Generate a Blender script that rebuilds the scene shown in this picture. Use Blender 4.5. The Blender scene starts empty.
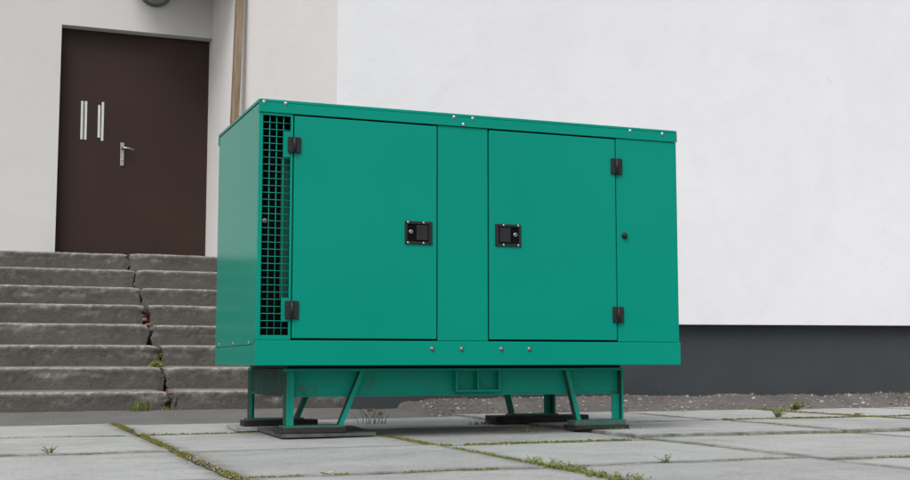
import bpy, bmesh, math, random
from mathutils import Vector, Matrix, noise
R = math.radians
random.seed(7)
scene = bpy.context.scene
C = scene.collection

# ------------------------------------------------------------------ camera
cam_d = bpy.data.cameras.new('camera')
cam = bpy.data.objects.new('camera', cam_d); C.objects.link(cam)
cam.location = (0, 0, 0.38)
cam.rotation_euler = (R(90 + 5.566), 0, R(-21.44))
cam_d.sensor_width = 36.0
cam_d.lens = 1229.1 / 910 * 36
cam_d.clip_start = 0.05
cam_d.clip_end = 2000
cam_d.dof.use_dof = True
cam_d.dof.focus_distance = 6.3
cam_d.dof.aperture_fstop = 9.0
scene.camera = cam

# ------------------------------------------------------------------ sky, sun, exposure
SUN_EL, SUN_ROT = 52.0, 218.0
world = bpy.data.worlds.new('World'); scene.world = world; world.use_nodes = True
wn, wl = world.node_tree.nodes, world.node_tree.links
bg = wn['Background']
sky = wn.new('ShaderNodeTexSky'); sky.sky_type = 'NISHITA'; sky.sun_disc = False
sky.sun_elevation = R(SUN_EL); sky.sun_rotation = R(SUN_ROT)
sky.dust_density = 4.0; sky.air_density = 1.0
hs = wn.new('ShaderNodeHueSaturation'); hs.inputs['Saturation'].default_value = 0.16
wl.new(sky.outputs[0], hs.inputs['Color']); wl.new(hs.outputs[0], bg.inputs['Color'])
bg.inputs['Strength'].default_value = 0.115
sd = bpy.data.lights.new('sun', 'SUN'); sd.energy = 0.95; sd.angle = R(34); sd.color = (1.0, 0.97, 0.93)
sun = bpy.data.objects.new('sun', sd); C.objects.link(sun)
az, el = R(SUN_ROT), R(SUN_EL)
to_sun = Vector((math.sin(az) * math.cos(el), math.cos(az) * math.cos(el), math.sin(el)))
sun.rotation_euler = (-to_sun).to_track_quat('-Z', 'Y').to_euler()
sun.location = to_sun * 40
vs = scene.view_settings
scene.display_settings.display_device = 'sRGB'
vs.view_transform = 'Standard'; vs.look = 'None'; vs.exposure = 0.46; vs.gamma = 1.0; vs.use_curve_mapping = False

# ------------------------------------------------------------------ materials
class NT:
    def __init__(s, name):
        s.m = bpy.data.materials.new(name); s.m.use_nodes = True
        s.n, s.l = s.m.node_tree.nodes, s.m.node_tree.links
        s.b = s.n['Principled BSDF']
        s.pos = s.n.new('ShaderNodeNewGeometry').outputs['Position']
    def map(s, scale):
        m = s.n.new('ShaderNodeMapping'); m.inputs['Scale'].default_value = scale
        s.l.new(s.pos, m.inputs['Vector']); return m.outputs[0]
    def noise(s, scale, detail=6, rough=.6, vec=None):
        t = s.n.new('ShaderNodeTexNoise'); t.inputs['Scale'].default_value = scale
        t.inputs['Detail'].default_value = detail; t.inputs['Roughness'].default_value = rough
        s.l.new(vec or s.pos, t.inputs['Vector']); return t.outputs['Fac']
    def voronoi(s, scale, out='Distance'):
        t = s.n.new('ShaderNodeTexVoronoi'); t.inputs['Scale'].default_value = scale
        s.l.new(s.pos, t.inputs['Vector']); return t.outputs[out]
    def ramp(s, fac, stops):
        r = s.n.new('ShaderNodeValToRGB'); e = r.color_ramp.elements
        while len(e) < len(stops): e.new(.5)
        for i, (p, c) in enumerate(stops):
            e[i].position = p
            e[i].color = (c, c, c, 1) if isinstance(c, (int, float)) else (*c, 1)
        s.l.new(fac, r.inputs[0]); return r.outputs[0]
    def mix(s, a, b, fac, mode='MIX'):
        m = s.n.new('ShaderNodeMix'); m.data_type = 'RGBA'; m.blend_type = mode
        for sock, v in ((m.inputs[0], fac), (m.inputs[6], a), (m.inputs[7], b)):
            if hasattr(v, 'links') or isinstance(v, bpy.types.NodeSocket): s.l.new(v, sock)
            elif isinstance(v, (int, float)): sock.default_value = v
            else: sock.default_value = (*v, 1)
        return m.outputs[2]
    def math(s, op, a, b=0.0):
        m = s.n.new('ShaderNodeMath'); m.operation = op
        for sock, v in ((m.inputs[0], a), (m.inputs[1], b)):
            if isinstance(v, bpy.types.NodeSocket): s.l.new(v, sock)
            else: sock.default_value = v
        return m.outputs[0]
    def color(s, v):
        if isinstance(v, bpy.types.NodeSocket): s.l.new(v, s.b.inputs['Base Color'])
        else: s.b.inputs['Base Color'].default_value = (*v, 1)
    def rough(s, v):
        if isinstance(v, bpy.types.NodeSocket): s.l.new(v, s.b.inputs['Roughness'])
        else: s.b.inputs['Roughness'].default_value = v
    def bump(s, h, strength=.3, dist=.005):
        b = s.n.new('ShaderNodeBump'); b.inputs['Strength'].default_value = strength
        b.inputs['Distance'].default_value = dist
        s.l.new(h, b.inputs['Height']); s.l.new(b.outputs[0], s.b.inputs['Normal'])

M = {}
def simple(name, col, rough=.5, metal=0., var=.12, scale=25, spec=.5):
    t = NT(name)
    d = tuple(c * (1 - var) for c in col); u = tuple(min(1, c * (1 + var)) for c in col)
    t.color(t.ramp(t.noise(scale), [(.3, d), (.7, u)]))
    t.rough(rough); t.b.inputs['Metallic'].default_value = metal
    t.b.inputs['Specular IOR Level'].default_value = spec
    M[name] = t.m; return t

def plaster(name, col, dirt):
    t = NT(name)
    big = t.noise(.55, 4, .55); mid = t.noise(3.2, 5, .6); fine = t.noise(60, 4, .6)
    roll = t.noise(2.2, 4, .6, t.map((1, 1, .35)))
    a = t.mix(tuple(c * .955 for c in col), tuple(min(1, c * 1.02) for c in col), t.ramp(big, [(.35, 0.), (.65, 1.)]))
    a = t.mix(a, tuple(c * .92 for c in col), t.ramp(mid, [(.50, 0.), (.75, .6)]))
    a = t.mix(a, tuple(c * .955 for c in col), t.ramp(roll, [(.5, 0.), (.75, .6)]))
    a = t.mix(a, dirt, t.ramp(t.noise(7.5, 8, .7), [(.62, 0.), (.80, .45)]))
    t.color(a); t.rough(.88); t.b.inputs['Specular IOR Level'].default_value = .25
    h = t.math('ADD', t.math('MULTIPLY', mid, .9), t.math('MULTIPLY', fine, .25))
    h = t.math('ADD', h, t.math('MULTIPLY', t.noise(14, 4), .5))
    t.bump(h, .35, .012); M[name] = t.m
plaster('white_plaster', (.80, .795, .825), (.62, .60, .60))
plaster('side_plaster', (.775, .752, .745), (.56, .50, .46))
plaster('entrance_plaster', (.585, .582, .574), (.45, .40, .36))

t = NT('grey_plinth')
n1 = t.noise(1.3, 6, .6)
a = t.ramp(n1, [(.3, (.046, .052, .058)), (.7, (.058, .066, .072))])
a = t.mix(a, (.12, .115, .11), t.ramp(t.noise(9, 8, .75), [(.6, 0.), (.8, .35)]))
t.color(a); t.rough(.8); t.b.inputs['IOR'].default_value = 1.3; t.bump(t.noise(45, 5), .3, .006); M['grey_plinth'] = t.m

def concrete(name, lo, hi, stain, light, mossy=0., bumpd=.006):
    t = NT(name)
    a = t.ramp(t.noise(2.1, 8, .62), [(.32, lo), (.68, hi)])
    a = t.mix(a, stain, t.ramp(t.noise(5.5, 9, .72), [(.53, 0.), (.72, .6)]))
    a = t.mix(a, light, t.ramp(t.noise(19, 7, .7), [(.58, 0.), (.75, .55)]))
    a = t.mix(a, tuple(c * .45 for c in lo), t.ramp(t.noise(120, 3, .6), [(.62, 0.), (.75, .5)]))
    sp = t.ramp(t.voronoi(95), [(.0, 1.), (.16, 0.)])
    a = t.mix(a, tuple(min(1, c * 1.25) for c in hi), t.math('MULTIPLY', sp, .35))
    if mossy:
        a = t.mix(a, (.06, .07, .025), t.math('MULTIPLY', t.ramp(t.noise(3.3, 9, .75), [(.6, 0.), (.75, 1.)]), mossy))
    t.color(a); t.rough(.9); t.b.inputs['Specular IOR Level'].default_value = .3
    h = t.math('ADD', t.noise(55, 6, .7), t.math('MULTIPLY', t.noise(9, 6, .65), 1.3))
    h = t.math('SUBTRACT', h, t.math('MULTIPLY', t.ramp(t.noise(30, 4, .6), [(.62, 0.), (.72, 1.)]), .8))
    t.bump(h, .55, bumpd); M[name] = t.m
    return t
t = concrete('slab_concrete', (.325, .332, .330), (.43, .438, .433), (.26, .263, .257), (.50, .506, .495), .0, .006)
src = t.b.inputs['Base Color'].links[0].from_socket
at = t.n.new('ShaderNodeAttribute'); at.attribute_name = 'edge'
a = t.mix(src, (.105, .10, .075), t.math('MULTIPLY', at.outputs['Fac'], t.ramp(t.noise(7, 9, .75), [(.36, .15), (.58, .95)])))
a = t.mix(a, (.175, .176, .168), t.ramp(t.noise(3.1, 10, .80, t.map((1, 1.25, 1))), [(.52, 0.), (.70, .5)]))
a = t.mix(a, (.13, .13, .122), t.ramp(t.noise(58, 6, .8), [(.55, 0.), (.64, .8)]))
a = t.mix(a, (.62, .62, .60), t.ramp(t.noise(70, 4, .7), [(.64, 0.), (.72, .6)]))
t.color(a)
concrete('step_concrete', (.083, .077, .068), (.125, .117, .105), (.058, .054, .048), (.19, .18, .165), .15, .009)
t = concrete('lit_worn_step', (.090, .084, .074), (.138, .129, .115), (.062, .058, .050), (.20, .194, .18), .15, .016)
src = t.b.inputs['Base Color'].links[0].from_socket
at = t.n.new('ShaderNodeAttribute'); at.attribute_name = 'lit_wear'  # lightens nosing and tread tops as if lit from above, plus chip wear
src = t.mix(src, (.035, .033, .03), t.ramp(t.noise(42, 6, .75), [(.60, 0.), (.68, .8)]))
src = t.mix(src, (.24, .23, .215), t.ramp(t.noise(37, 7, .8), [(.60, 0.), (.72, .28)]))
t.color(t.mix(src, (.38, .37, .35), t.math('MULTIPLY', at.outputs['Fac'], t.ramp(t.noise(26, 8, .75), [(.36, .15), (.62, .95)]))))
concrete('asphalt', (.118, .118, .116), (.158, .157, .154), (.095, .094, .091), (.20, .198, .193), .0, .006)
concrete('rubble_ground', (.095, .089, .084), (.15, .141, .135), (.07, .065, .06), (.25, .24, .23), .2, .012)
concrete('brick_red', (.20, .085, .055), (.27, .125, .085), (.13, .075, .055), (.36, .22, .17), .0, .006)
concrete('pebble_light', (.33, .31, .30), (.47, .45, .44), (.26, .24, .23), (.55, .53, .51))
concrete('pebble_mid', (.17, .15, .14), (.25, .22, .21), (.12, .11, .1), (.3, .28, .27))
concrete('joint_soil', (.050, .047, .030), (.085, .077, .050), (.03, .029, .018), (.16, .15, .115), .6)
concrete('crack_fill', (.022, .02, .015), (.04, .036, .027), (.014, .013, .01), (.07, .065, .05), .4)

def green_paint():
    t = NT('green_paint')
    n = t.noise(1.4, 4, .5)
    a = t.ramp(n, [(.3, (.0022, .251, .182)), (.7, (.0028, .266, .194))])
    a = t.mix(a, (.03, .20, .15), t.ramp(t.noise(24, 8, .75), [(.62, 0.), (.85, .35)]))
    t.color(a)
    t.rough(t.ramp(t.noise(3, 6, .6), [(.3, .13), (.7, .19)])); t.b.inputs['IOR'].default_value = 1.175
    t.bump(t.math('ADD', t.noise(1.6, 2, .4), t.math('MULTIPLY', t.noise(160, 2, .5), .012)), .10, .012)
    M['green_paint'] = t.m
green_paint()
def green_base():
    t = NT('green_skid_paint')
    a = t.ramp(t.noise(3, 6, .6), [(.3, (.0032, .275, .20)), (.7, (.004, .305, .225))])
    a = t.mix(a, (.075, .06, .05), t.ramp(t.noise(11, 9, .75), [(.56, 0.), (.70, .7)]))
    a = t.mix(a, (.10, .15, .13), t.ramp(t.noise(30, 6, .75, t.map((.3, 1, 1))), [(.58, 0.), (.72, .5)]))
    t.color(a); t.rough(t.ramp(t.noise(8), [(.3, .3), (.7, .5)])); t.b.inputs['IOR'].default_value = 1.25; t.bump(t.noise(70, 4), .12, .003)
    M['green_skid_paint'] = t.m
green_base()
simple('inner_green', (.003, .075, .056), .6, 0, .2, 10, .3)
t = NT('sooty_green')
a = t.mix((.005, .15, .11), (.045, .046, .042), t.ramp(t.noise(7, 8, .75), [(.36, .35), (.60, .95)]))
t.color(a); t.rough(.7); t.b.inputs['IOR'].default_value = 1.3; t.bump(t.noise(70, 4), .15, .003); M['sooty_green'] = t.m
t = NT('grimy_green')
a = t.mix((.006, .20, .145), (.075, .082, .076), t.ramp(t.noise(16, 8, .75), [(.34, .15), (.60, .95)]))
t.color(a); t.rough(.7); t.bump(t.noise(70, 4), .15, .003); M['grimy_green'] = t.m
simple('black_plastic', (.016, .017, .019), .5, 0, .25, 60, .3)
simple('black_void', (.004, .004, .004), .9, 0, .3, 10, .1)
simple('dark_interior', (.010, .028, .024), .6, 0, .3, 10, .2)
simple('chrome', (.50, .49, .48), .32, 1., .1, 90)
simple('bolt_steel', (.27, .235, .225), .5, 1., .25, 120)
simple('dull_bolt', (.16, .13, .125), .6, .6, .25, 120)
simple('rubber', (.030, .029, .028), .8, 0, .4, 18, .3)
simple('mat_rubber', (.085, .085, .083), .7, 0, .4, 14, .6)
simple('lamp_metal', (.10, .11, .115), .5, .3, .2, 30)
simple('nickel', (.42, .40, .38), .35, 1., .15, 60)
simple('white_strip', (.56, .60, .55), .45, 0, .1, 40)
simple('moss', (.135, .145, .028), .95, 0, .5, 45, .1)
simple('moss_brown', (.16, .13, .06), .95, 0, .5, 45, .1)
simple('grass_blade', (.15, .20, .04), .7, 0, .4, 8, .2)
simple('dry_blade', (.30, .25, .11), .8, 0, .3, 12, .2)
simple('weed_leaf', (.17, .20, .05), .65, 0, .35, 20, .3)
simple('dry_stem', (.19, .15, .085), .85, 0, .3, 20, .2)
simple('leaf_yellow', (.55, .42, .13), .75, 0, .3, 30, .2)
simple('leaf_orange', (.42, .20, .09), .75, 0, .35, 30, .2)
simple('leaf_pale', (.55, .45, .28), .8, 0, .25, 30, .2)
t = NT('door_brown')
a = t.ramp(t.noise(.9, 5, .6), [(.3, (.036, .0225, .0185)), (.7, (.044, .0275, .0225))])
t.color(a); t.b.inputs['IOR'].default_value = 1.22; t.rough(t.ramp(t.noise(2.5, 6), [(.3, .42), (.7, .55)])); t.bump(t.noise(1.5, 3), .2, .01); M['door_brown'] = t.m
t = NT('lamp_glass')
t.color((.34, .38, .37)); t.rough(.18); t.b.inputs['Transmission Weight'].default_value = .35; M['lamp_glass'] = t.m
t = NT('old_wood')
g = t.noise(9, 8, .65, t.map((7, 7, .35)))
a = t.ramp(g, [(.3, (.13, .092, .058)), (.55, (.235, .175, .115)), (.75, (.33, .265, .19))])
a = t.mix(a, (.09, .055, .03), t.ramp(t.voronoi(3.1), [(.0, 1.), (.13, 0.)]))
t.color(a); t.rough(.8); t.bump(g, .3, .003); M['old_wood'] = t.m

# ------------------------------------------------------------------ helpers
def build(name, bm, mats, parent=None, origin=None, smooth=False):
    """one mesh object; vertices are given in world space, its origin goes to `origin` (or its centre)"""
    vs_ = [v.co for v in bm.verts]
    if origin is None:
        lo = Vector([min(v[i] for v in vs_) for i in range(3)]); hi = Vector([max(v[i] for v in vs_) for i in range(3)])
        origin = (lo + hi) / 2
    origin = Vector(origin)
    for v in bm.verts: v.co -= origin
    bm.normal_update()
    me = bpy.data.meshes.new(name); bm.to_mesh(me); bm.free()
    for m in (mats if isinstance(mats, (list, tuple)) else [mats]): me.materials.append(M[m])
    if smooth:
        for p in me.polygons: p.use_smooth = True
    o = bpy.data.objects.new(name, me); C.objects.link(o)
    o.location = origin
    if parent:
        o.parent = parent
        base = parent.location + (parent.parent.location if parent.parent else Vector())
        o.location = origin - base
    return o
def tag(o, label=None, cat=None, group=None, kind=None):
    if label: o['label'] = label
    if cat: o['category'] = cat
    if group: o['group'] = group
    if kind: o['kind'] = kind
    return o
def thing(name, loc, label, cat, group=None):
    o = bpy.data.objects.new(name, None); C.objects.link(o); o.location = loc
    o.empty_display_size = .1
    return tag(o, label, cat, group)
def box(bm, x0, x1, y0, y1, z0, z1, bev=0., seg=2, mat=0):
    g = bmesh.ops.create_cube(bm, size=1)
    vv = g['verts']
    for v in vv:
        v.co = Vector(((x0 + x1) / 2 + v.co.x * (x1 - x0), (y0 + y1) / 2 + v.co.y * (y1 - y0), (z0 + z1) / 2 + v.co.z * (z1 - z0)))
    fs = set(f for v in vv for f in v.link_faces)
    for f in fs: f.material_index = mat
    if bev:
        es = list(set(e for v in vv for e in v.link_edges))
        r = bmesh.ops.bevel(bm, geom=es, offset=bev, segments=seg, affect='EDGES', profile=.5)
        for f in r['faces']: f.material_index = mat
def prism(bm, poly, z0, z1, mat=0):
    """poly: (x, y) counter-clockwise; z0/z1 numbers or lists"""
    n = len(poly)
    zb = z0 if isinstance(z0, list) else [z0] * n; zt = z1 if isinstance(z1, list) else [z1] * n
    b = [bm.verts.new((x, y, z)) for (x, y), z in zip(poly, zb)]
    t_ = [bm.verts.new((x, y, z)) for (x, y), z in zip(poly, zt)]
    fs = [bm.faces.new(list(reversed(b))), bm.faces.new(t_)]
    for i in range(n):
        j = (i + 1) % n
        fs.append(bm.faces.new((b[i], b[j], t_[j], t_[i])))
    for f in fs: f.material_index = mat
def lathe(bm, c, axis, prof, n=20, mat=0):
    """prof: list of (radius, offset along axis)"""
    axis = Vector(axis).normalized(); q = axis.to_track_quat('Z', 'Y'); c = Vector(c)
    rings = []
    for r, h in prof:
        if r < 1e-6: rings.append([bm.verts.new(c + axis * h)])
        else: rings.append([bm.verts.new(c + q @ Vector((r * math.cos(2 * math.pi * k / n), r * math.sin(2 * math.pi * k / n), h))) for k in range(n)])
    for a, b in zip(rings, rings[1:]):
        for k in range(n):
            j = (k + 1) % n
            if len(a) == 1 and len(b) == 1: continue
            if len(a) == 1: f = bm.faces.new((a[0], b[j], b[k])) if False else bm.faces.new((a[0], b[k], b[j]))
            elif len(b) == 1: f = bm.faces.new((a[k], a[j], b[0]))
            else: f = bm.faces.new((a[k], a[j], b[j], b[k]))
            f.material_index = mat; f.smooth = True
def tube(bm, pts, r, n=8, mat=0):
    pts = [Vector(p) for p in pts]; rings = []
    for i, p in enumerate(pts):
        d = (pts[min(i + 1, len(pts) - 1)] - pts[max(i - 1, 0)]).normalized()
        q = d.to_track_quat('Z', 'Y'); rr = r[i] if isinstance(r, (list, tuple)) else r
        rings.append([bm.verts.new(p + q @ Vector((rr * math.cos(2 * math.pi * k / n), rr * math.sin(2 * math.pi * k / n), 0))) for k in range(n)])
    for a, b in zip(rings, rings[1:]):
        for k in range(n):
            f = bm.faces.new((a[k], a[(k + 1) % n], b[(k + 1) % n], b[k])); f.material_index = mat; f.smooth = True
    for rg, rev in ((rings[0], True), (rings[-1], False)):
        f = bm.faces.new(list(reversed(rg)) if rev else rg); f.material_index = mat
def fbm(x, y, z, o=4):
    return noise.fractal(Vector((x, y, z)), 1.0, 2.0, o)

# ------------------------------------------------------------------ ground: far sheet, asphalt strip, rubble bank, pavement
bm = bmesh.new()
bmesh.ops.create_grid(bm, x_segments=2, y_segments=2, size=400)
for v in bm.verts: v.co.z = -.075
tag(build('ground', bm, 'joint_soil'), kind='structure')
bm = bmesh.new()
box(bm, -60, 60, -60, .38, -.06, -.004)
tag(build('yard', bm, 'asphalt'), kind='structure')

def sheet(name, x0, x1, y0, y1, zf, mat, step=.05):
    bm = bmesh.new()
    nx, ny = int((x1 - x0) / step), int((y1 - y0) / step)
    g = [[bm.verts.new((x0 + (x1 - x0) * i / nx, y0 + (y1 - y0) * j / ny, 0)) for i in range(nx + 1)] for j in range(ny + 1)]
    for row in g:
        for v in row: v.co.z = zf(v.co.x, v.co.y)
    for j in range(ny):
        for i in range(nx): bm.faces.new((g[j][i], g[j][i + 1], g[j + 1][i + 1], g[j + 1][i]))
    return tag(build(name, bm, mat, smooth=True), kind='structure')
def strip_z(x, y):
    e = 7.70 + .03 * noise.noise(Vector((x * 1.3, 3, 0)))
    k = max(0, min(1, (y - e) / .95))
    return -.012 + .046 * k + .004 * fbm(x * 2, y * 2, 1) + .0025 * fbm(x * 14, y * 14, 1)
sheet('footpath', -7, 2.95, 7.55, 8.9, strip_z, 'asphalt')
def bank_z(x, y):
    s = max(0, min(1, (x - 2.86) / .10 + .5 * noise.noise(Vector((y * 6, x * 2, 4)))))
    s = s * s * (3 - 2 * s)
    e = 7.86 + .07 * noise.noise(Vector((x * 1.7, 0, 5)))
    k = max(0, min(1, (y - e) / .55)); k = k * k * (3 - 2 * k)
    fr = .02 * fbm(x * 3.1, y * 3.1, 2) + .009 * fbm(x * 17, y * 17, 3)
    return -.02 + s * (k * (.112 + .018 * noise.noise(Vector((x * .8, 1, 1)))) + fr * (.35 + .65 * k)) + .004 * fbm(x * 9, y * 9, 8)
sheet('bank', 2.72, 13, 7.74, 8.62, bank_z, 'rubble_ground', .025)

XS = [-4.90, -3.76, -2.62, -1.47, -.325, .82, 1.96, 3.075, 4.35, 5.50, 6.65, 7.80, 8.95, 10.1, 11.3]
def ylines(ci):
    if XS[ci] < .5: return [.4, 1.6, 2.8, 4.0, 5.29, 6.39, 7.66]
    if XS[ci] < 1.5: return [.4, 1.6, 2.8, 4.02, 5.20, 6.48, 7.56]
    if XS[ci] < 2.5: return [.4, 1.6, 2.8, 4.03, 5.22, 6.50, 7.72]
    if XS[ci] < 4: return [.4, 1.6, 2.75, 3.93, 5.36, 6.55, 7.93]
    return [.4, 1.6, 2.75, 3.91, 5.36, 6.53, 7.88]
XG = {5: .021, 6: .017, 7: .005, 8: .007, 9: .008}       # half widths of the joints running away from the camera
def ygap(ci, j):
    x = XS[ci]
    if x < .5: return {3: .010, 4: .004, 5: .014}.get(j, .012)
    if x < 1.5: return {3: .014, 4: .0025, 5: .010}.get(j, .012)
    if x < 2.5: return {3: .008, 4: .022, 5: .008}.get(j, .012)
    if x < 4: return {3: .008, 4: .030, 5: .010}.get(j, .012)
    return {3: .007, 4: .036, 5: .014}.get(j, .012)
bm = bmesh.new(); el_ = bm.verts.layers.float.new('edge')
for ci in range(len(XS) - 1):
    yl = ylines(ci)
    for ri in range(len(yl) - 1):
        xg0, xg1 = XG.get(ci, .010), XG.get(ci + 1, .010)
        x0, x1 = XS[ci] + xg0, XS[ci + 1] - xg1
        y0, y1 = yl[ri] + ygap(ci, ri), yl[ri + 1] - ygap(ci, ri + 1)
        rnd = random.Random(ci * 31 + ri)
        dz, tx, ty = rnd.uniform(-.004, .003), rnd.uniform(-.004, .004), rnd.uniform(-.003, .003)
        if ri > 3 and XS[ci] > 3: dz = dz * .3 + (.011 if ri == 4 else .008); tx *= .3; ty *= .5
        far = ri < 2 or x1 < -1.5 or x0 > 7.5
        n = 8 if far else 44
        us = [0, .004, .012] + [.012 + .976 * i / n for i in range(1, n)] + [.988, .996, 1]
        m = len(us); g = []
        cx, cy = (x0 + x1) / 2, (y0 + y1) / 2
        for b in us:
            row = []
            for a in us:
                x, y = x0 + (x1 - x0) * a, y0 + (y1 - y0) * b
                ea, eb = min(a, 1 - a), min(b, 1 - b)
                z = dz + tx * (x - cx) + ty * (y - cy) + .0028 * fbm(x * 1.7, y * 1.7, 3) + .0012 * fbm(x * 12, y * 12, 7, 3)
                jx = .010 * fbm(ci * 9.1 + (a > .5), y * 4.5, 5) ; jy = .010 * fbm(x * 4.5, ri * 7.7 + (b > .5) + ci, 9)
                chip = max(0, fbm(x * 7, y * 7, 11) - .15) * .035
                w = max(0, 1 - min(ea, eb) / .012)
                if ea < .013: x += jx * (1 if a < .5 else -1) * (1 - ea / .013) * 1.0
                if eb < .013: y += jy * (1 if b < .5 else -1) * (1 - eb / .013) * 1.0
                z -= w * (.003 + chip)
                if ea == 0 or eb == 0: z = -.062
                v = bm.verts.new((x, y, z)); row.append(v)
                v[el_] = max(0., 1 - min(ea, eb) / .075) ** 1.5
            g.append(row)
        for j in range(m - 1):
            for i in range(m - 1):
                f = bm.faces.new((g[j][i], g[j][i + 1], g[j + 1][i + 1], g[j + 1][i])); f.smooth = 0 < i < m - 2 and 0 < j < m - 2
pav = tag(build('pavement', bm, 'slab_concrete'), kind='structure')
# a different tone for each slab of the pavement
nt = pav.data.materials[0].node_tree
geo = nt.nodes.new('ShaderNodeNewGeometry'); b = nt.nodes['Principled BSDF']
src = b.inputs['Base Color'].links[0].from_socket
mr = nt.nodes.new('ShaderNodeMapRange'); mr.inputs[3].default_value = .88; mr.inputs[4].default_value = 1.06
mx = nt.nodes.new('ShaderNodeMix'); mx.data_type = 'RGBA'; mx.blend_type = 'MULTIPLY'; mx.inputs[0].default_value = 1
nt.links.new(geo.outputs['Random Per Island'], mr.inputs[0]); nt.links.new(src, mx.inputs[6]); nt.links.new(mr.outputs[0], mx.inputs[7])
nt.links.new(mx.outputs[2], b.inputs['Base Color'])

# ------------------------------------------------------------------ building
bld = thing('building', (2.4, 8.45, 0), 'white plastered building with dark grey plinth and brown entrance door', 'building')
bm = bmesh.new()
zb = [.6417, .7086, .7086, .6439]
prism(bm, [(2.40, 8.45), (13, 8.45), (13, 8.80), (2.75, 8.80)], zb, 6.5)
build('front_wall', bm, 'white_plaster', bld)
bm = bmesh.new()
prism(bm, [(2.40, 8.45), (2.75, 8.80), (2.45, 12.35), (2.1036, 12.35)], .642, 6.5)
tag(build('side_wall', bm, 'side_plaster', bld), 'pinkish plastered return wall beside the entrance')
bm = bmesh.new()
zt = [.639, .705, .705, .641, .641, .639]
prism(bm, [(2.565, 8.535), (12.99, 8.535), (12.99, 8.79), (2.78, 8.79), (2.47, 12.1), (2.29, 12.1)], -.3, zt)
build('plinth', bm, 'grey_plinth', bld)
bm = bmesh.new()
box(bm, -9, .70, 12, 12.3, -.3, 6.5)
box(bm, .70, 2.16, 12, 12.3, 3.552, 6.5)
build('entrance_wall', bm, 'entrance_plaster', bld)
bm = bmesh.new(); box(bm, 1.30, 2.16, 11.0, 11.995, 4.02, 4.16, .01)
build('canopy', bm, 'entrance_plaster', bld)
bm = bmesh.new(); box(bm, .712, 2.16, 12.13, 12.19, 1.303, 3.55, .002)
door = tag(build('door', bm, 'door_brown', bld), 'plain dark brown metal entrance door')
bm = bmesh.new()
box(bm, .702, .711, 12.10, 12.2, 1.303, 3.55); build('door_frame', bm, 'black_void', bld)
bm = bmesh.new()
box(bm, 1.282, 1.318, 12.118, 12.1295, 2.245, 2.472, .004, 2)
tube(bm, [(1.30, 12.12, 2.415), (1.30, 12.075, 2.415), (1.318, 12.066, 2.414), (1.36, 12.064, 2.411), (1.408, 12.066, 2.400)], [.010, .010, .010, .0095, .008], 10)
lathe(bm, (1.30, 12.118, 2.30), (0, -1, 0), [(.009, 0), (.009, .004), (0, .004)], 12)
build('handle', bm, 'nickel', door)
for xa, xb, z0, z1 in ((.9165, .9185, 2.482, 2.853), (.951, .953, 2.482, 2.855), (1.0745, 1.077, 2.510, 2.826), (1.108, 1.1085, 2.480, 2.858)):
    bm = bmesh.new()
    prism(bm, [(-.011, 12.1265), (.011, 12.1265), (.011, 12.1295), (-.011, 12.1295)], z0, z1)
    for v in bm.verts: v.co.x += xb if v.co.z < (z0 + z1) / 2 else xa
    build('strip', bm, 'white_strip', door)

lamp = thing('wall_lamp', (1.56, 12.0, 3.97), 'round grey glass bulkhead lamp on the wall above the brown door', 'lamp')
bm = bmesh.new(); lathe(bm, (1.56, 11.999, 3.97), (0, -1, 0), [(0, 0), (.158, 0), (.162, .012), (.162, .030), (.150, .038), (.142, .040), (0, .040)], 40)
build('base', bm, 'lamp_metal', lamp)
bm = bmesh.new(); lathe(bm, (1.56, 11.96, 3.97), (0, -1, 0), [(.140, 0), (.138, .02), (.125, .05), (.10, .075), (.06, .093), (0, .10)], 40)
build('glass_dome', bm, 'lamp_glass', lamp)

bm = bmesh.new()
pts = [(2.083 + .0285 * (z - 1.16) + .002 * math.sin(z * 3), z) for z in [1.16 + i * .12 for i in range(29)]]
rows = []
for px, z in pts:
    w = .031; d = .045; k = .0015
    rows.append([bm.verts.new((px + sx * w + k * noise.noise(Vector((z * 4, sx, sy))), 10.80 + sy * d, z)) for sx, sy in ((-1, -1), (-.86, -1.12), (.86, -1.12), (1, -1), (1, 1), (-1, 1))])
for a, b in zip(rows, rows[1:]):
    for i in range(6): bm.faces.new((a[i], a[(i + 1) % 6], b[(i + 1) % 6], b[i]))
bm.faces.new(list(reversed(rows[0]))); bm.faces.new(rows[-1])
tag(build('wooden_pole', bm, 'old_wood'), 'weathered wooden batten standing on the steps against the side wall', 'pole')

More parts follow.
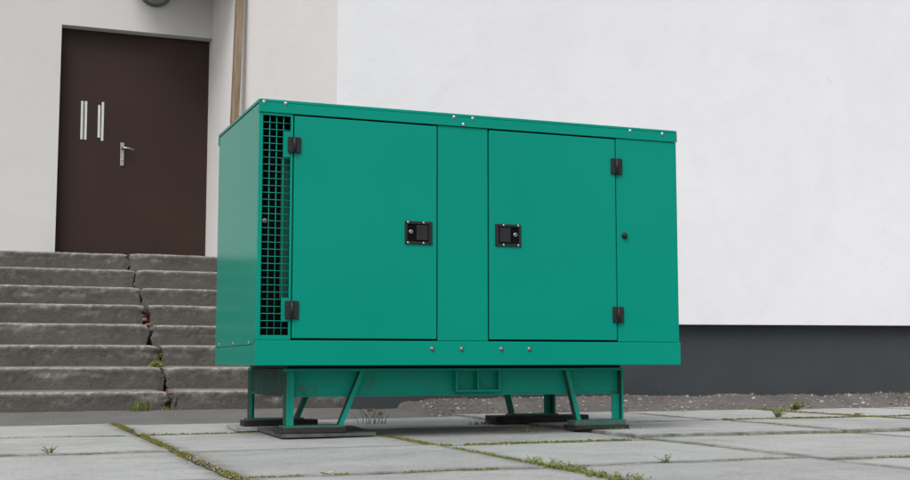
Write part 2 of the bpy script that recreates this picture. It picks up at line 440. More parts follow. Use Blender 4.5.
# ------------------------------------------------------------------ steps
D0, TR, RI = 8.66, .341, .1628
CR = {8: (1.266, 1.281), 7: (1.277, 1.290), 6: (1.284, 1.300), 5: (1.280, 1.306), 4: (1.270, 1.318), 3: (1.296, 1.330), 2: (1.296, 1.320), 1: (1.270, 1.312)}
stairs = thing('concrete_stairs', (0, 8.7, 0), 'worn grey concrete stairs with a ragged crack leading to the brown door', 'stairs')
def step_block(k, x0, x1, seed, dz, rough_left, rough_right, tilt=0.):
    y0, z = D0 + (k - 1) * TR, k * RI + dz
    bm = bmesh.new(); wl_ = bm.verts.layers.float.new('lit_wear')
    depth = TR + .05 if k < 8 else 1.02
    prof = [(.020, -RI - .06), (.017, -RI + .01), (.014, -.125), (.013, -.10), (.011, -.078), (.008, -.060), (.005, -.042), (.001, -.026), (0, -.015), (.002, -.008), (.006, -.0035), (.013, -.001), (.030, .0), (.06, .001), (.12, .003), (.2, .005), (depth, .008)]
    xs_ = []; x = x0
    near = max(x0, -1.0)
    while x < x1 - 1e-6:
        xs_.append(x); x += .25 if x < -1.3 else (.012)
    xs_.append(x1)
    g = []
    for xi in xs_:
        col = []
        for pi, (py, pz) in enumerate(prof):
            px = xi
            lit_wear = 1.0 if 4 <= pi <= 13 else .35
            n1 = fbm(xi * 1.1, seed * 5.3, pz * 2); n2 = fbm(xi * 9, seed * 3.1, pz * 14 + py * 8, 5); n3 = fbm(xi * 32, seed, pz * 40 + py * 30, 3)
            y = y0 + py + .005 * n1 + lit_wear * .0025 * n2 + .0034 * n3
            zz = z + pz + .003 * fbm(xi * .7, seed * 2.2, 0) + tilt * (xi - x0)
            if pi >= 4:
                zz += .0010 * n2 * lit_wear + .0012 * n3
            s_ = py - pz * .8          # distance along the section, so that chips are patches and not stripes
            chip = max(0., fbm(xi * 4.2, seed * 7.7, s_ * 16, 5) - .24)
            chip += max(0., fbm(xi * 17, seed * 1.7, s_ * 26, 4) - .22) * .6
            if 3 <= pi <= 12:
                y += chip * .022 * (1 - abs(pi - 8.5) / 6.5); zz -= chip * .010 * max(0, (pi - 6) / 6)
            ec = .035 * max(0, 1 - (xi - x0) / .06) * rough_left, .035 * max(0, 1 - (x1 - xi) / .06) * rough_right
            for s_, e_ in ((1, ec[0]), (-1, ec[1])):
                if e_ > 0:
                    px += s_ * e_ * 1.1 * (fbm(seed, pz * 26, py * 12 + s_, 5) * 1.1 + .12)
                    if pi >= 6: zz -= e_ * .22
                    y += e_ * .3 if pi < 13 else 0
            v = bm.verts.new((px, y, zz)); col.append(v)
            v[wl_] = min(1, {7: .12, 8: .4, 9: .8, 10: 1, 11: 1, 12: 1, 13: .8}.get(pi, .4 if pi > 13 else 0) + chip * 1.3 * (4 <= pi <= 13))  # bright lit edge put into the colour; chips add real wear
        g.append(col)
    for a, b in zip(g, g[1:]):
        for i in range(len(prof) - 1):
            f = bm.faces.new((a[i], b[i], b[i + 1], a[i + 1])); f.smooth = True
    for col, rev in ((g[0], False), (g[-1], True)):
        back = [bm.verts.new((col[0].co.x, y0 + depth, z - RI - .06))]
        vs2 = col + back
        bm.faces.new(vs2 if not rev else list(reversed(vs2)))
    bmesh.ops.recalc_face_normals(bm, faces=bm.faces)
    return build('step', bm, 'lit_worn_step', stairs)
ZL = {8: .000, 7: .001, 6: -.002, 5: .000, 4: .002, 3: -.003, 2: .000, 1: .000}
ZR = {8: .010, 7: .006, 6: -.003, 5: .006, 4: -.003, 3: .000, 2: .003, 1: .006}
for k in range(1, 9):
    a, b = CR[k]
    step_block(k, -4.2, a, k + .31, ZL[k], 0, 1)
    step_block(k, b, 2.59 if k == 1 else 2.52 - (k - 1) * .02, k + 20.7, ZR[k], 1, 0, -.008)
bm = bmesh.new()
for k in range(1, 9):
    box(bm, 1.15, 1.45, D0 + (k - 1) * TR + .13, 11.9, (k - 1) * RI - .05, k * RI - .035 - .002 * k)  # very dark block set back behind the crack
tag(build('core', bm, 'crack_fill', stairs), 'dark fill showing in the crack of the stairs')
def fragment(x, y, z, s, mat, seed, name, label):
    bm = bmesh.new(); bmesh.ops.create_icosphere(bm, subdivisions=2, radius=1)
    for v in bm.verts:
        d = 1 + .35 * fbm(v.co.x * 1.5 + seed, v.co.y * 1.5, v.co.z * 1.5)
        v.co = Vector((x + v.co.x * s[0] * d * .78, y + v.co.y * s[1] * d * .9, z + v.co.z * s[2] * d * .78))
    tag(build(name, bm, mat, stairs), label)
y4, y5 = D0 + 3 * TR, D0 + 4 * TR
fragment(1.285, y5 + .035, 5 * RI - .115, (.035, .04, .022), 'brick_red', 3, 'brick_fragment', 'chipped red brick bit lodged in the stair crack')
fragment(1.308, y5 + .03, 5 * RI - .155, (.028, .04, .018), 'brick_red', 5, 'brick_fragment', 'chipped red brick bit lodged in the stair crack')
fragment(1.275, y5 + .05, 5 * RI - .085, (.024, .04, .014), 'brick_red', 8, 'brick_fragment', 'chipped red brick bit lodged in the stair crack')
fragment(1.30, y4 + .05, 4 * RI - .04, (.024, .04, .02), 'step_concrete', 11, 'rubble_fragment', 'grey concrete bit lodged in the stair crack')
fragment(1.325, y4 + .04, 4 * RI - .02, (.022, .04, .014), 'brick_red', 12, 'brick_fragment', 'chipped red brick bit lodged in the stair crack')
fragment(1.30, D0 + .035, RI - .01, (.03, .035, .014), 'brick_red', 14, 'brick_fragment', 'chipped red brick bit lodged in the stair crack')
fragment(1.33, D0 + .03, RI - .07, (.018, .03, .05), 'step_concrete', 15, 'rubble_fragment', 'grey concrete bit lodged in the stair crack')
fragment(.585, D0 + .02, RI - .004, (.022, .016, .008), 'brick_red', 18, 'brick_fragment', 'thin red brick chip on the lowest step edge')

def moss_clump(bm, cx, cy, cz, sx, sy, sz, n, rnd):
    for _ in range(n):
        a = rnd.uniform(0, 6.28); r = math.sqrt(rnd.random())
        x, y = cx + sx * r * math.cos(a), cy + sy * r * math.sin(a)
        z = cz + sz * (1 - r * r) * rnd.uniform(.5, 1)
        s = rnd.uniform(.004, .009); h = rnd.uniform(.6, 1.6) * s
        p = [Vector((x + s * math.cos(a + q), y + s * math.sin(a + q), z)) for q in (0, 2.1, 4.2)]
        top = bm.verts.new((x + rnd.uniform(-s, s), y + rnd.uniform(-s, s), z + h))
        vv = [bm.verts.new(q) for q in p]
        for i in range(3):
            f = bm.faces.new((vv[i], vv[(i + 1) % 3], top)); f.material_index = rnd.choice((0, 0, 1))
rnd = random.Random(5)
bm = bmesh.new()
moss_clump(bm, 1.285, D0 + 2 * TR - .02, 2 * RI + .004, .055, .06, .045, 420, rnd)
tag(build('moss_cushion', bm, ['moss', 'grass_blade'], stairs), 'bright green moss cushion in the stair crack')
bm = bmesh.new(); moss_clump(bm, 1.315, D0 + 2 * TR + .055, 3 * RI - .09, .016, .03, .06, 160, rnd)
tag(build('moss_cushion', bm, ['moss', 'grass_blade'], stairs), 'narrow moss patch in the riser crack')

# ------------------------------------------------------------------ generator
GX, GY, GW, GL = 1.240, 5.704, 1.018, 2.290
gen = thing('generator', (GX + GL / 2, GY + GW / 2, 0), 'large green enclosed diesel generator on skid legs in front of the white wall', 'generator')
def bx(name, x0, x1, y0, y1, z0, z1, mat='green_paint', bev=.003, parent=gen, label=None):
    bm = bmesh.new(); box(bm, GX + x0, GX + x1, GY + y0, GY + y1, z0, z1, bev, 2)
    o = build(name, bm, mat, parent)
    if label: o['label'] = label
    return o
def dome(parent, name, x, y, z, axis, r, mat, h=None):
    h = h or r * .8
    bm = bmesh.new()
    lathe(bm, (x, y, z), axis, [(r * 1.25, 0), (r * 1.25, h * .2), (r, h * .25), (r * .9, h * .65), (r * .6, h * .9), (0, h)], 16)
    return build(name, bm, mat, parent)
# enclosure: side panels, rear, floor, and a dark inner liner seen through the gaps
bm = bmesh.new()
box(bm, GX + .0, GX + .018, GY + .012, GY + GW, .36, 1.600, .002)
build('side_panel', bm, 'green_paint', gen)
bm = bmesh.new()
box(bm, GX + GL - .018, GX + GL, GY + .012, GY + GW, .36, 1.600, .002)
build('side_panel', bm, 'green_paint', gen)
bx('rear_panel', .019, GL - .019, GW - .02, GW - .002, .36, 1.60)
bx('inner_liner', .19, GL - .03, .050, .060, .40, 1.59, 'dark_interior', 0)
# lid
bm = bmesh.new()
# folded sheet: a shallow top with a deep front lip, slim side lips
box(bm, GX - .004, GX + GL + .004, GY - .006, GY + GW + .006, 1.604, 1.619, .003)
box(bm, GX - .004, GX + GL + .004, GY - .006, GY - .001, 1.5555, 1.6035, .0015)
box(bm, GX - .004, GX + GL + .004, GY + GW + .001, GY + GW + .006, 1.5555, 1.6035, .0015)
lid = build('lid', bm, 'green_paint', gen)
for x, z in ((.022, 1.603), (.127, 1.603), (.994, 1.600), (1.096, 1.600), (1.045, 1.566), (2.006, 1.599), (2.204, 1.596)):
    dome(lid, 'screw', GX + x, GY - .006, z, (0, -1, 0), .0080, 'chrome')
bx('dark_seam', .01, GL - .01, .004, .03, 1.549, 1.5553, 'black_void', 0)  # black strip in the gap below the lid lip
# tray
bm = bmesh.new()
box(bm, GX - .003, GX + GL + .003, GY - .008, GY + .0, .353, .4715, .0035)
# left and right skirts with their sloping top edge
for s, xx in ((-1, GX - .0018), (1, GX + GL - .0032)):
    n0 = len(bm.verts)
    prof = [(GY + .006, .353), (GY + GW, .353), (GY + GW, .4435), (GY + .16, .4490), (GY + .075, .4530), (GY + .006, .4715)]
    a_ = [bm.verts.new((xx, y, z)) for y, z in prof]; b_ = [bm.verts.new((xx + .005, y, z)) for y, z in prof]
    bm.faces.new(list(reversed(a_)) if s > 0 else a_[::-1]); bm.faces.new(b_)
    for i in range(6): bm.faces.new((a_[i], a_[(i + 1) % 6], b_[(i + 1) % 6], b_[i]))
box(bm, GX + .004, GX + GL - .004, GY + .004, GY + GW - .004, .3545, .3595)
bmesh.ops.recalc_face_normals(bm, faces=bm.faces)
tray = build('base_tray', bm, 'green_paint', gen)
for x in (.877, 1.033, 1.248, 1.403):
    dome(tray, 'bolt', GX + x, GY - .008, .4335, (0, -1, 0), .0092, 'bolt_steel', .010)
for y in (6.62, 6.24, 5.86):
    dome(tray, 'screw', GX - .001, y, .4615, (-1, 0, 0), .0065, 'chrome', .004)
for y in (6.62, 6.24, 5.86):
    dome(tray, 'screw', GX + GL + .001, y, .500, (1, 0, 0), .0085, 'chrome')
sp = [(GY + .012, .4730), (GY + .075, .4545), (GY + .16, .4505), (GY + GW - .002, .4450)]
for xx in (GX - .0012, GX + GL - .0010):
    bm = bmesh.new(); rows = []
    for ya, za_ in sp:
        rows.append([bm.verts.new(p) for p in ((xx, ya, za_ - .006), (xx, ya, za_ + .0015), (xx + .0022, ya, za_ + .0015), (xx + .0022, ya, za_ - .006))])
    for a_, b_ in zip(rows, rows[1:]):
        for i in range(4): bm.faces.new((a_[i], b_[i], b_[(i + 1) % 4], a_[(i + 1) % 4]))
    bm.faces.new(rows[0]); bm.faces.new(rows[-1][::-1])
    bmesh.ops.recalc_face_normals(bm, faces=bm.faces)
    build('dark_seam', bm, 'black_void', tray)  # black strip stands in for the shaded gap above the skirt
# front face: fixed panels
bm = bmesh.new()      # grille surround: four strips round the opening
x0, x1, xa, xb, za, zc = .0, .1655, .0195, .154, .4955, 1.5425
box(bm, GX + x0, GX + xa, GY, GY + .011, .4735, 1.5545, .0015)
box(bm, GX + xb, GX + x1, GY, GY + .011, .4735, 1.5545, .0015)
box(bm, GX + xa, GX + xb, GY, GY + .011, .4735, za, 0)
box(bm, GX + xa, GX + xb, GY, GY + .011, zc, 1.5545, 0)
# hinge backing tabs and the folded sheet behind the last column
box(bm, GX + .1185, GX + .1535, GY + .001, GY + .009, 1.345, 1.470, 0)
box(bm, GX + .1185, GX + .1535, GY + .001, GY + .009, .560, .672, 0)
surround = build('grille_panel', bm, 'green_paint', gen)
bx('baffle', .120, .16, .046, .050, .672, 1.345, 'inner_green', 0)
bx('grille_backing', .0185, .185, .10, .104, .42, 1.56, 'black_void', 0)
bm = bmesh.new()
pitch = (xb - xa) / 4
for i in range(1, 4):
    tube(bm, [(GX + xa + pitch * i, GY + .0085, za), (GX + xa + pitch * i, GY + .0085, zc)], .0022, 6)
nr = 31
for j in range(1, nr):
    z = za + (zc - za) * j / nr
    tube(bm, [(GX + xa, GY + .0052, z), (GX + xb, GY + .0052, z)], .0018, 6)
build('grille', bm, 'green_skid_paint', gen)
dome(gen, 'screw', GX + .034, GY + .002, 1.035, (0, -1, 0), .0095, 'dull_bolt')
bx('center_panel', .9085, 1.1795, .002, .014, .4735, 1.5545, 'green_paint', .002)
bx('end_panel', 1.9195, GL, .0, .011, .4735, 1.5545, 'green_paint', .002)
dome(gen, 'knob', GX + 1.964, GY, 1.034, (0, -1, 0), .0145, 'black_plastic', .022)
# doors
def latch(d, x0, x1, z0, z1, flip):
    bm = bmesh.new()
    X0, X1 = GX + x0, GX + x1; yf = GY - .003
    def fx(u): return X0 + (X1 - X0) * (u if not flip else 1 - u)
    def bb(u0, u1, v0, v1, y0, y1, bev, mat):
        a, b = sorted((fx(u0), fx(u1))); box(bm, a, b, y0, y1, z0 + (z1 - z0) * v0, z0 + (z1 - z0) * v1, bev, 2, mat)
    # raised frame round a recessed pan, a paddle and a lock
    bb(0, 1, 0, .12, yf - .007, yf, .0015, 0); bb(0, 1, .88, 1, yf - .007, yf, .0015, 0)
    bb(0, .09, .12, .88, yf - .0068, yf, .001, 0); bb(.87, 1, .12, .88, yf - .0068, yf, .001, 0)
    bb(.09, .87, .12, .88, yf - .002, yf - .0003, 0, 1)
    bb(.42, .83, .18, .84, yf - .0085, yf - .0022, .002, 0)
    cz = z0 + (z1 - z0) * .54
    lathe(bm, (fx(.22), yf - .002, cz), (0, -1, 0), [(.0105, 0), (.0105, .004), (.009, .005), (0, .005)], 16, 2)
    bb(.205, .235, .48, .60, yf - .0075, yf - .0071, 0, 1)
    for u in (.11, .68):
        for v in (.06, .95):
            lathe(bm, (fx(u), yf - .0065, z0 + (z1 - z0) * v), (0, -1, 0), [(.0062, 0), (.0055, .002), (.003, .0035), (0, .004)], 10, 2)
    build('latch', bm, ['black_plastic', 'black_void', 'chrome'], d)
def hinge(d, x0, x1, z0, z1):
    bm = bmesh.new(); xm = (x0 + x1) / 2; yf = GY - .003
    box(bm, GX + x0, GX + x1, yf - .010, yf, z0, z1, .004, 2, 0)
    tube(bm, [(GX + xm, yf - .011, z0 + .002), (GX + xm, yf - .011, z1 - .002)], .0085, 12, 0)
    for z in (z0 + .25 * (z1 - z0), z0 + .75 * (z1 - z0)):
        for x in (x0 + .013, x1 - .013):
            lathe(bm, (GX + x, yf - .0095, z), (0, -1, 0), [(.0055, 0), (.0045, .0015), (0, .002)], 10, 1)
    build('hinge', bm, ['black_plastic', 'rubber'], d)
d1 = bx('door', .1715, .9015, -.003, .014, .4815, 1.5475, 'green_paint', .003, label='left door of the generator, hinged beside the mesh grille')
latch(d1, .732, .876, .948, 1.062, False)
hinge(d1, .138, .203, 1.366, 1.443); hinge(d1, .134, .201, .572, .658)
d2 = bx('door', 1.1865, 1.9125, -.003, .014, .4815, 1.5475, 'green_paint', .003, label='right door of the generator, hinged at its right edge')
latch(d2, 1.217, 1.360, .954, 1.067, True)
hinge(d2, 1.884, 1.952, 1.359, 1.444); hinge(d2, 1.885, 1.950, .574, .657)

# skid
YF, YR = .176, 1.080           # front and rear face of the skid (relative to GY)
def beam(y, s):
    bm = bmesh.new()
    ya, yb = sorted((y, y + s * .085))
    box(bm, GX + .194, GX + 2.044, GY + ya, GY + yb, .323, .337, .0015)
    yw0, yw1 = sorted((y + s * .044, y + s * .052))
    box(bm, GX + .200, GX + 2.038, GY + yw0, GY + yw1, .2085, .3225, 0)
    yc0, yc1 = sorted((y + s * .0445, y + s * .13))
    box(bm, GX + .200, GX + 2.038, GY + yc0, GY + yc1, .198, .208, .001)
    build('skid_beam', bm, 'green_skid_paint', gen)
beam(YF, 1); beam(YR, -1)
bm = bmesh.new()
box(bm, GX + .200, GX + 2.038, GY + YF + .022, GY + YR - .022, .338, .3525)
build('spacer', bm, 'dark_interior', gen)
for x in (.203, 2.028):
    bx('cross_beam', x, x + .010, YF + .072, YR - .072, .197, .335, 'sooty_green', .001)
def leg(xo, s, y, sy):       # xo: outer x; s: +1 the leg's inside lies to +x
    bm = bmesh.new()
    a, b = sorted((xo, xo + s * .012)); ya, yb = sorted((y, y + sy * .075))
    box(bm, GX + a, GX + b, GY + ya, GY + yb, .062, .3225, .001)
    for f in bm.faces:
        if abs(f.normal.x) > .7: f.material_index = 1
    a, b = sorted((xo + s * .0125, xo + s * .056)); ya, yb = sorted((y + sy * .001, y + sy * .012))
    if s < 0: ya, yb = sorted((y + sy * .024, y + sy * .033))
    box(bm, GX + a, GX + (b if s < 0 else b - .020), GY + ya, GY + yb, .062, .197 if s < 0 else .3225, .001)
    build('leg', bm, ['green_skid_paint', 'sooty_green'], gen)
def brace(xt, xb, y, sy):
    bm = bmesh.new()
    ya, yb = sorted((y + sy * .002, y + sy * .0455))
    w = .012
    vs_ = []
    for yy in (ya, yb):
        vs_.append([bm.verts.new((GX + x, GY + yy, z)) for x, z in ((xt - w, .3225), (xb - w, .062), (xb + w, .062), (xt + w, .3225))])
    a_, b_ = vs_
    bm.faces.new(a_); bm.faces.new(list(reversed(b_)))
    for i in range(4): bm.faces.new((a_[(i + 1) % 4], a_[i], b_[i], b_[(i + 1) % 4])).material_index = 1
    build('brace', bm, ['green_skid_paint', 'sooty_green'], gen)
def foot(x0, x1, y, sy, zb=.051):
    ya, yb = sorted((y - sy * .004, y + sy * .09))
    bx('foot_plate', x0, x1, ya, yb, zb, .0615, 'grimy_green', .001)
leg(.1935, 1, YF, 1); leg(2.0445, -1, YF, 1); leg(.1935, 1, YR, -1); leg(2.0445, -1, YR, -1)
brace(.577, .468, YF, 1); brace(1.712, 1.777, YF, 1); brace(.577, .468, YR, -1); brace(1.712, 1.777, YR, -1)
foot(.178, .49, YF, 1); foot(1.75, 2.055, YF, 1, .034); foot(.178, .49, YR, -1); foot(1.75, 2.055, YR, -1)
bm = bmesh.new()
for x, w in ((1.080, .010), (1.199, .008), (1.319, .010)):
    box(bm, GX + x - w / 2, GX + x + w / 2, GY + YF + .001, GY + YF + .0455, .228, .3225, .001)
box(bm, GX + 1.075, GX + 1.324, GY + YF + .0005, GY + YF + .0455, .217, .2272, .001)
build('lifting_pocket', bm, 'green_skid_paint', gen)

bx('light_block_pan', .215, 2.022, YF + .062, YR - .062, .205, .212, 'dark_interior', 0)  # unseen pan added to block light and deepen the shadow below
# packing under the feet
def pad(name, x0, x1, y0, y1, z0, z1, mat, label, cat='pad', group=None):
    bm = bmesh.new(); box(bm, GX + x0, GX + x1, GY + y0, GY + y1, z0, z1, .004, 2)
    bmesh.ops.subdivide_edges(bm, edges=bm.edges, cuts=2, use_grid_fill=True)
    for v in bm.verts: v.co += Vector((.004 * fbm(v.co.x * 4, v.co.y * 4, 1), .004 * fbm(v.co.x * 4, v.co.y * 4, 2), 0))
    return tag(build(name, bm, mat), label, cat, group)
pad('rubber_pad', .158, .492, YF - .012, YF + .14, .0245, .0505, 'rubber', 'dark rubber pad on the grey mat under the front left foot', group='pads under the generator')
pad('rubber_pad', 1.75, 2.068, YF - .02, YF + .14, .012, .0335, 'rubber', 'dark rubber pad under the front right foot, seen against bare slab', group='pads under the generator')
pad('rubber_pad', .160, .57, YR - .09, YR + .04, .019, .0505, 'rubber', 'black rubber pad under the rear left foot beside the stairs', group='pads under the generator')
pad('rubber_pad', 1.64, 2.25, YR - .11, YR + .06, .004, .0505, 'rubber', 'wide black rubber pad under the rear right foot near the rubble', group='pads under the generator')
bm = bmesh.new()
prism(bm, [(1.405, 5.85), (1.885, 5.87), (1.95, 6.50), (1.43, 6.50)], .007, [.0240, .0225, .0240, .0240])
tag(build('rubber_mat', bm, 'mat_rubber'), 'grey rubber mat spread wide under the front left foot', 'mat')
bm = bmesh.new()
prism(bm, [(1.33, 6.555), (1.95, 6.56), (1.95, 6.98), (1.36, 6.98)], .002, .0185)
tag(build('paving_plate', bm, 'slab_concrete'), 'thin concrete plate under the rear left pad by the stairs', 'plate')

# ------------------------------------------------------------------ rubble, moss, grass, weeds, leaves
rnd = random.Random(3)
bm = bmesh.new()
def pebble(bm, x, y, z, s, mat):
    v0 = len(bm.verts)
    g = bmesh.ops.create_icosphere(bm, subdivisions=1, radius=1)
    a, b, c = s * rnd.uniform(.7, 1.5), s * rnd.uniform(.6, 1.2), s * rnd.uniform(.35, .8); r_ = rnd.uniform(0, 3)
    for v in g['verts']:
        q = v.co * rnd.uniform(.75, 1.15)
        v.co = Vector((x + a * q.x * math.cos(r_) - b * q.y * math.sin(r_), y + a * q.x * math.sin(r_) + b * q.y * math.cos(r_), z + c * q.z))
        for f in v.link_faces: f.material_index = mat
for _ in range(2200):
    x = rnd.uniform(2.95, 9.6); y = rnd.uniform(7.86, 8.53)
    s = rnd.choice((.004, .005, .006, .007, .009, .013)) * rnd.uniform(.7, 1.3)
    if rnd.random() < .02: s *= 1.7
    pebble(bm, x, y, bank_z(x, y) + s * .15, s, rnd.choices((0, 1, 2), (.33, .65, .02))[0])
tag(build('rubble', bm, ['pebble_light', 'pebble_mid', 'brick_red']), 'loose pebbles and white chips on the bank along the plinth', 'rubble', kind='stuff')
bm = bmesh.new()
for _ in range(90):
    x = rnd.uniform(-.3, 2.6); y = rnd.uniform(7.65, 8.62); s = rnd.uniform(.002, .006)
    pebble(bm, x, y, strip_z(x, y) + s * .2, s, rnd.choice((0, 1, 1, 1)))
for _ in range(140):
    x = rnd.uniform(2.0, 7.2); y = 5.345 + rnd.gauss(0, .022) - (.14 if x < 3 else 0)
    s = rnd.uniform(.003, .008); pebble(bm, x, y, -.004, s, rnd.choice((0, 1, 1, 1, 2)))
for _ in range(200):
    x = .82 + rnd.gauss(0, .013); y = rnd.uniform(3.6, 7.2) if rnd.random() < .4 else rnd.uniform(3.6, 5.0); s = rnd.uniform(.003, .006); pebble(bm, x, y, -.004, s, rnd.choice((1, 1, 1, 0)))
tag(build('grit', bm, ['pebble_light', 'pebble_mid', 'brick_red']), 'scattered grit in the pavement joints and by the stairs', 'grit', kind='stuff')

# joint filling: a low uneven strip in each joint the photo shows
JO = [  # (x0, y0, x1, y1, half width, moss density, height)
    (.82, 3.55, .82, 5.0, .025, .18, .006), (.82, 5.0, .82, 7.72, .022, .62, .006), (1.96, 3.4, 1.96, 6.9, .026, .55, .006),
    (-.4, 6.39, .80, 6.39, .020, .65, .005), (.84, 6.48, 1.45, 6.48, .017, .65, .006),
    (.85, 4.02, 1.75, 4.03, .017, .6, .004), (1.98, 5.22, 3.06, 5.22, .026, .75, .008), (3.08, 5.345, 7.4, 5.345, .042, .16, .001),
    (3.075, 4.35, 3.075, 5.33, .010, .4, .002), (2.45, 4.03, 3.06, 4.03, .012, .55, .004), (3.08, 3.92, 5.5, 3.91, .016, .6, .006),
    (2.97, 3.2, 3.06, 3.92, .012, .3, .002), (3.4, 6.55, 4.35, 6.55, .015, .55, .022), (4.35, 6.53, 7.8, 6.53, .024, .85, .034),
    (4.35, 5.4, 4.35, 7.4, .014, .45, .018), (5.5, 6.1, 5.5, 7.8, .020, .85, .032), (6.65, 5.4, 6.65, 7.8, .014, .4, .018)]
bm = bmesh.new(); mo = bmesh.new(); gr = bmesh.new()
def blade(bm, x, y, z, h, lean, w, mat):
    a = rnd.uniform(0, 6.28); dx, dy = math.cos(a), math.sin(a); px, py = -dy * w, dx * w
    L_ = [bm.verts.new((x + px, y + py, z)), bm.verts.new((x - px, y - py, z))]
    m1 = [bm.verts.new((x + dx * lean * .35 * h + px * .8, y + dy * lean * .35 * h + py * .8, z + h * .6)), bm.verts.new((x + dx * lean * .35 * h - px * .8, y + dy * lean * .35 * h - py * .8, z + h * .6))]
    tp = bm.verts.new((x + dx * lean * h, y + dy * lean * h, z + h))
    f1 = bm.faces.new((L_[0], L_[1], m1[1], m1[0])); f2 = bm.faces.new((m1[0], m1[1], tp))
    f1.material_index = f2.material_index = mat
for (x0, y0, x1, y1, hw, den, hh) in JO:
    d = Vector((x1 - x0, y1 - y0, 0)); L_ = d.length; d.normalize(); p = Vector((-d.y, d.x, 0))
    n = int(L_ / .02); prev = None
    for i in range(n + 1):
        c = Vector((x0, y0, 0)) + d * (L_ * i / n)
        row = []
        for u in (-1.6, -.8, -.3, .3, .8, 1.6):
            q = c + p * hw * u
            z = -.014 + (hh + .010) * (1 - min(1, abs(u)) ** 2) * (.55 + .6 * fbm(q.x * 6, q.y * 6, 4)) - (.03 if abs(u) > 1 else 0)
            row.append(bm.verts.new((q.x, q.y, z)))
        if prev:
            for a in range(5):
                f = bm.faces.new((prev[a], row[a], row[a + 1], prev[a + 1])); f.smooth = True
        prev = row
    for i in range(int(L_ * 420 * den * (hw / .02))):
        s = rnd.random() * L_; c = Vector((x0, y0, 0)) + d * s
        cl = fbm(c.x * 2.3, c.y * 2.3, 17) + .5 * fbm(c.x * 8, c.y * 8, 21)
        if cl < .05 - den * .35: continue
        c += p * rnd.uniform(-hw, hw) * .85
        moss_clump(mo, c.x, c.y, -.013 + hh * .55, .012, .012, .006, 5, rnd)
        if cl > .15 and rnd.random() < .22:
            for _ in range(2): blade(gr, c.x + rnd.uniform(-.01, .01), c.y + rnd.uniform(-.01, .01), -.008, rnd.uniform(.008, .020), rnd.uniform(.2, .9), .0013, rnd.choice((0, 0, 1)))
bmesh.ops.recalc_face_normals(bm, faces=bm.faces)
tag(build('joint_filling', bm, 'joint_soil'), kind='structure')
tag(build('moss', mo, ['moss', 'moss_brown']), 'yellow green moss growing in the joints of the concrete slabs', 'moss', kind='stuff')
for _ in range(260):
    blade(gr, .82 + rnd.gauss(0, .016), rnd.uniform(3.6, 4.9), -.003, rnd.uniform(.004, .010), rnd.uniform(1.5, 5), .002, 1)
# moss and short grass along the edge of the bank and against the stairs
for (cx, cy, sx, sy, n) in ((4.75, 7.93, .42, .05, 620), (5.62, 8.0, .11, .05, 200), (5.7, 7.72, .10, .03, 90), (6.9, 7.90, .5, .03, 160), (7.6, 8.35, .8, .1, 200), (3.3, 8.4, .35, .07, 60), (2.9, 6.75, .18, .06, 160), (2.75, 6.0, .12, .03, 40), (3.22, 5.85, .10, .03, 50)):
    for _ in range(n):
        x, y = rnd.gauss(cx, sx * .5), rnd.gauss(cy, sy * .5)
        z = bank_z(x, y) if y > 7.8 else 0
        blade(gr, x, y, z - .002, rnd.uniform(.012, .032), rnd.uniform(.2, 1), .002, rnd.choice((0, 0, 0, 1)))
tag(build('grass', gr, ['grass_blade', 'dry_blade']), 'short grass sprouting in the slab joints and along the bank', 'grass', kind='stuff')

def tuft(name, x, y, z, n, h, spread, label, mats=('grass_blade', 'dry_blade')):
    bm = bmesh.new()
    for _ in range(n):
        a = rnd.uniform(0, 6.28); r = spread * math.sqrt(rnd.random())
        blade(bm, x + r * math.cos(a), y + r * .45 * math.sin(a), z - .003, h * rnd.uniform(.35, 1), rnd.uniform(.1, .8), .0022, 1 if rnd.random() < .2 else 0)
    return tag(build(name, bm, list(mats), origin=(x, y, z)), label, 'grass tuft')
tuft('grass_tuft', 1.09, 8.60, .033, 90, .11, .07, 'bright green grass tuft at the foot of the stairs left of the crack')
tuft('grass_tuft', 1.26, 8.62, .033, 26, .06, .035, 'small sparse grass tuft at the stair foot nearest the crack')
def leafy(name, x, y, z, stems, h, spread, leaf, label, mats=('weed_leaf', 'grass_blade'), dense=7, yk=.4, cat='weed'):
    bm = bmesh.new()
    for _ in range(stems):
        a = rnd.uniform(0, 6.28); r = spread * math.sqrt(rnd.random())
        bx_, by_ = x + r * math.cos(a), y + r * yk * math.sin(a)
        hh = h * rnd.uniform(.4, 1); lx, ly = rnd.uniform(-.5, .5) * hh, rnd.uniform(-.5, .5) * hh
        if stems < 30: lx, ly = (bx_ - x) * 1.3, (by_ - y) * 1.3; bx_, by_ = x + (bx_ - x) * .35, y + (by_ - y) * .35
        pts = [Vector((bx_ + lx * t_ * t_, by_ + ly * t_ * t_, z + hh * t_)) for t_ in (0, .35, .7, 1)]
        tube(bm, pts, [.0013, .0011, .0009, .0006], 5, 1)
        for k in range(dense):
            t_ = .15 + .85 * (k + 1) / dense; p = Vector((bx_ + lx * t_ * t_, by_ + ly * t_ * t_, z + hh * t_))
            b = rnd.uniform(0, 6.28); L_ = leaf * rnd.uniform(.6, 1.2); u = Vector((math.cos(b), math.sin(b), rnd.uniform(-.1, .7))).normalized()
            w = u.cross(Vector((0, 0, 1))).normalized() * L_ * .3; up = u.cross(w).normalized() * L_ * .08
            q = [p, p + u * L_ * .45 + w + up, p + u * L_, p + u * L_ * .45 - w + up]
            mid = bm.verts.new(p + u * L_ * .5 - up)
            qq = [bm.verts.new(v) for v in q]
            for i in range(4): 
                f = bm.faces.new((qq[i], qq[(i + 1) % 4], mid)); f.material_index = 0
    return tag(build(name, bm, list(mats), origin=(x, y, z)), label, cat)
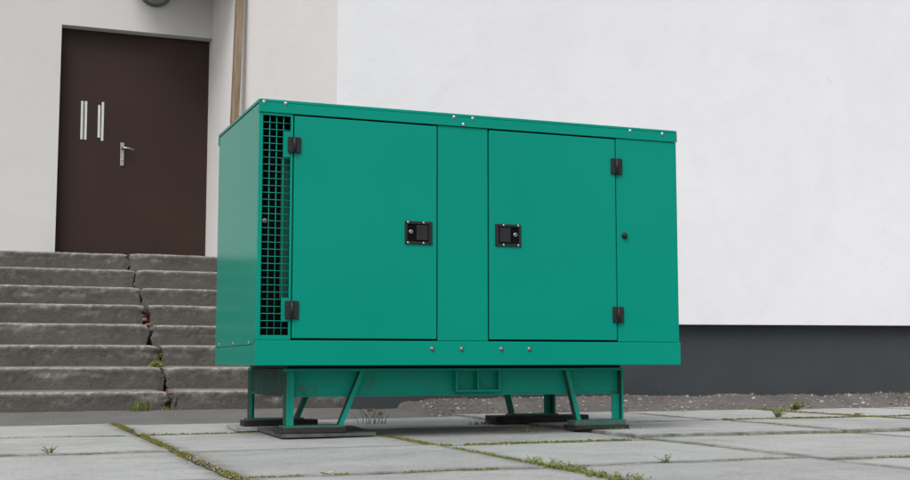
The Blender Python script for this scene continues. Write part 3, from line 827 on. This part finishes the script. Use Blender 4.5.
leafy('weed', 1.955, 4.03, -.01, 60, .034, .055, .0125, 'leafy green weed in the slab joint, the larger foreground clump left of the gap', yk=4.2)
leafy('weed', 1.945, 3.55, -.01, 45, .032, .06, .0125, 'leafy green weed at the bottom edge of the photo in the slab joint', yk=3.2)
leafy('weed', 4.945, 6.80, .0, 29, .07, .045, .014, 'low grey green weed on the slabs right of the generator', yk=.5)
leafy('weed', 5.76, 7.70, .0, 24, .07, .05, .026, 'bright green broad leaved seedling by the rubble right of the generator')
leafy('weed', .318, 5.34, -.004, 14, .04, .03, .009, 'tiny pale weed in the thin joint at far left of the pavement', yk=.3)
leafy('weed', 2.43, 4.04, -.006, 8, .035, .03, .010, 'tiny lone weed at the left end of the joint right of the foreground clump', yk=.3)
# withered plant behind the left foot
wp = thing('withered_plant', (2.26, 7.05, 0), 'withered stalks with a yellow leaf under the generator behind the front left foot', 'plant')
bm = bmesh.new()
for _ in range(15):
    x, y = 2.25 + rnd.gauss(0, .045), 7.05 + rnd.gauss(0, .02); h = rnd.uniform(.04, .125); a = rnd.uniform(-1, 1); b_ = rnd.uniform(-.03, .03)
    tube(bm, [(x, y, -.01), (x + h * .25 * a + b_ * .2, y + b_ * .3, h * .5), (x + h * .6 * a + b_, y + b_, h * rnd.uniform(.8, 1)), (x + h * .85 * a + b_ * 1.3, y + b_ * 1.6, h * rnd.uniform(1.05, 1.3))], [.0020, .0017, .0012, .0008], 5)
build('stalks', bm, 'dry_stem', wp)
def leaf_mesh(x, y, z, s, rot, curl):
    bm = bmesh.new(); rows = []
    n = 8
    for i in range(n + 1):
        t_ = i / n; w = s * .42 * math.sin(math.pi * min(1, t_ * .97 + .02)) ** .8 * (1 + .15 * math.sin(i * 2.4))
        row = []
        for u in (-1, 0, 1):
            lx, ly = (t_ - .5) * s * 2 * .6, u * w
            lz = curl * s * ((t_ - .5) ** 2 * 1.6 + abs(u) * .28) + .002
            row.append((x + lx * math.cos(rot) - ly * math.sin(rot), y + lx * math.sin(rot) + ly * math.cos(rot), z + lz))
        rows.append(row)
    top = [[bm.verts.new(p) for p in r_] for r_ in rows]; bot = [[bm.verts.new((p[0], p[1], p[2] - .0012)) for p in r_] for r_ in rows]
    for g, rev in ((top, False), (bot, True)):
        for i in range(n):
            for k in range(2):
                q = (g[i][k], g[i + 1][k], g[i + 1][k + 1], g[i][k + 1]); bm.faces.new(q if rev else q[::-1])
    bmesh.ops.recalc_face_normals(bm, faces=bm.faces)
    return bm
build('leaf', leaf_mesh(2.22, 7.02, .070, .050, .5, .7), 'leaf_yellow', wp)
build('leaf', leaf_mesh(2.285, 7.04, .052, .036, 2.1, .7), 'leaf_yellow', wp)
for x, y, z, s, r_, mat, lab in (
        (4.79, 7.70, .0, .045, .3, 'leaf_yellow', 'yellow fallen leaf on the slabs below the plinth, right of the generator'),
        (5.70, 7.84, .012, .06, 1.0, 'leaf_orange', 'reddish fallen leaf beside the bright green seedling'),
        (5.95, 7.78, .006, .05, 2.2, 'leaf_orange', 'small reddish fallen leaf right of the bright green seedling'),
        (6.82, 7.87, .012, .08, .1, 'leaf_orange', 'orange fallen leaf at the foot of the rubble, far right'),
        (5.52, 6.70, .004, .07, .4, 'leaf_orange', 'brown orange fallen leaf in the slab joint, far right'),
        (1.12, 4.02, .002, .040, .15, 'leaf_pale', 'pale dry leaf in the front slab joint below the grey mat'),
        (.80, 6.40, .004, .028, .8, 'leaf_pale', 'whitish dry leaf where two mossy joints cross')):
    tag(build('fallen_leaf', leaf_mesh(x, y, z + (.012 if x > 3 else 0), s, r_, .22), mat), lab, 'leaf', 'fallen leaves on the pavement')
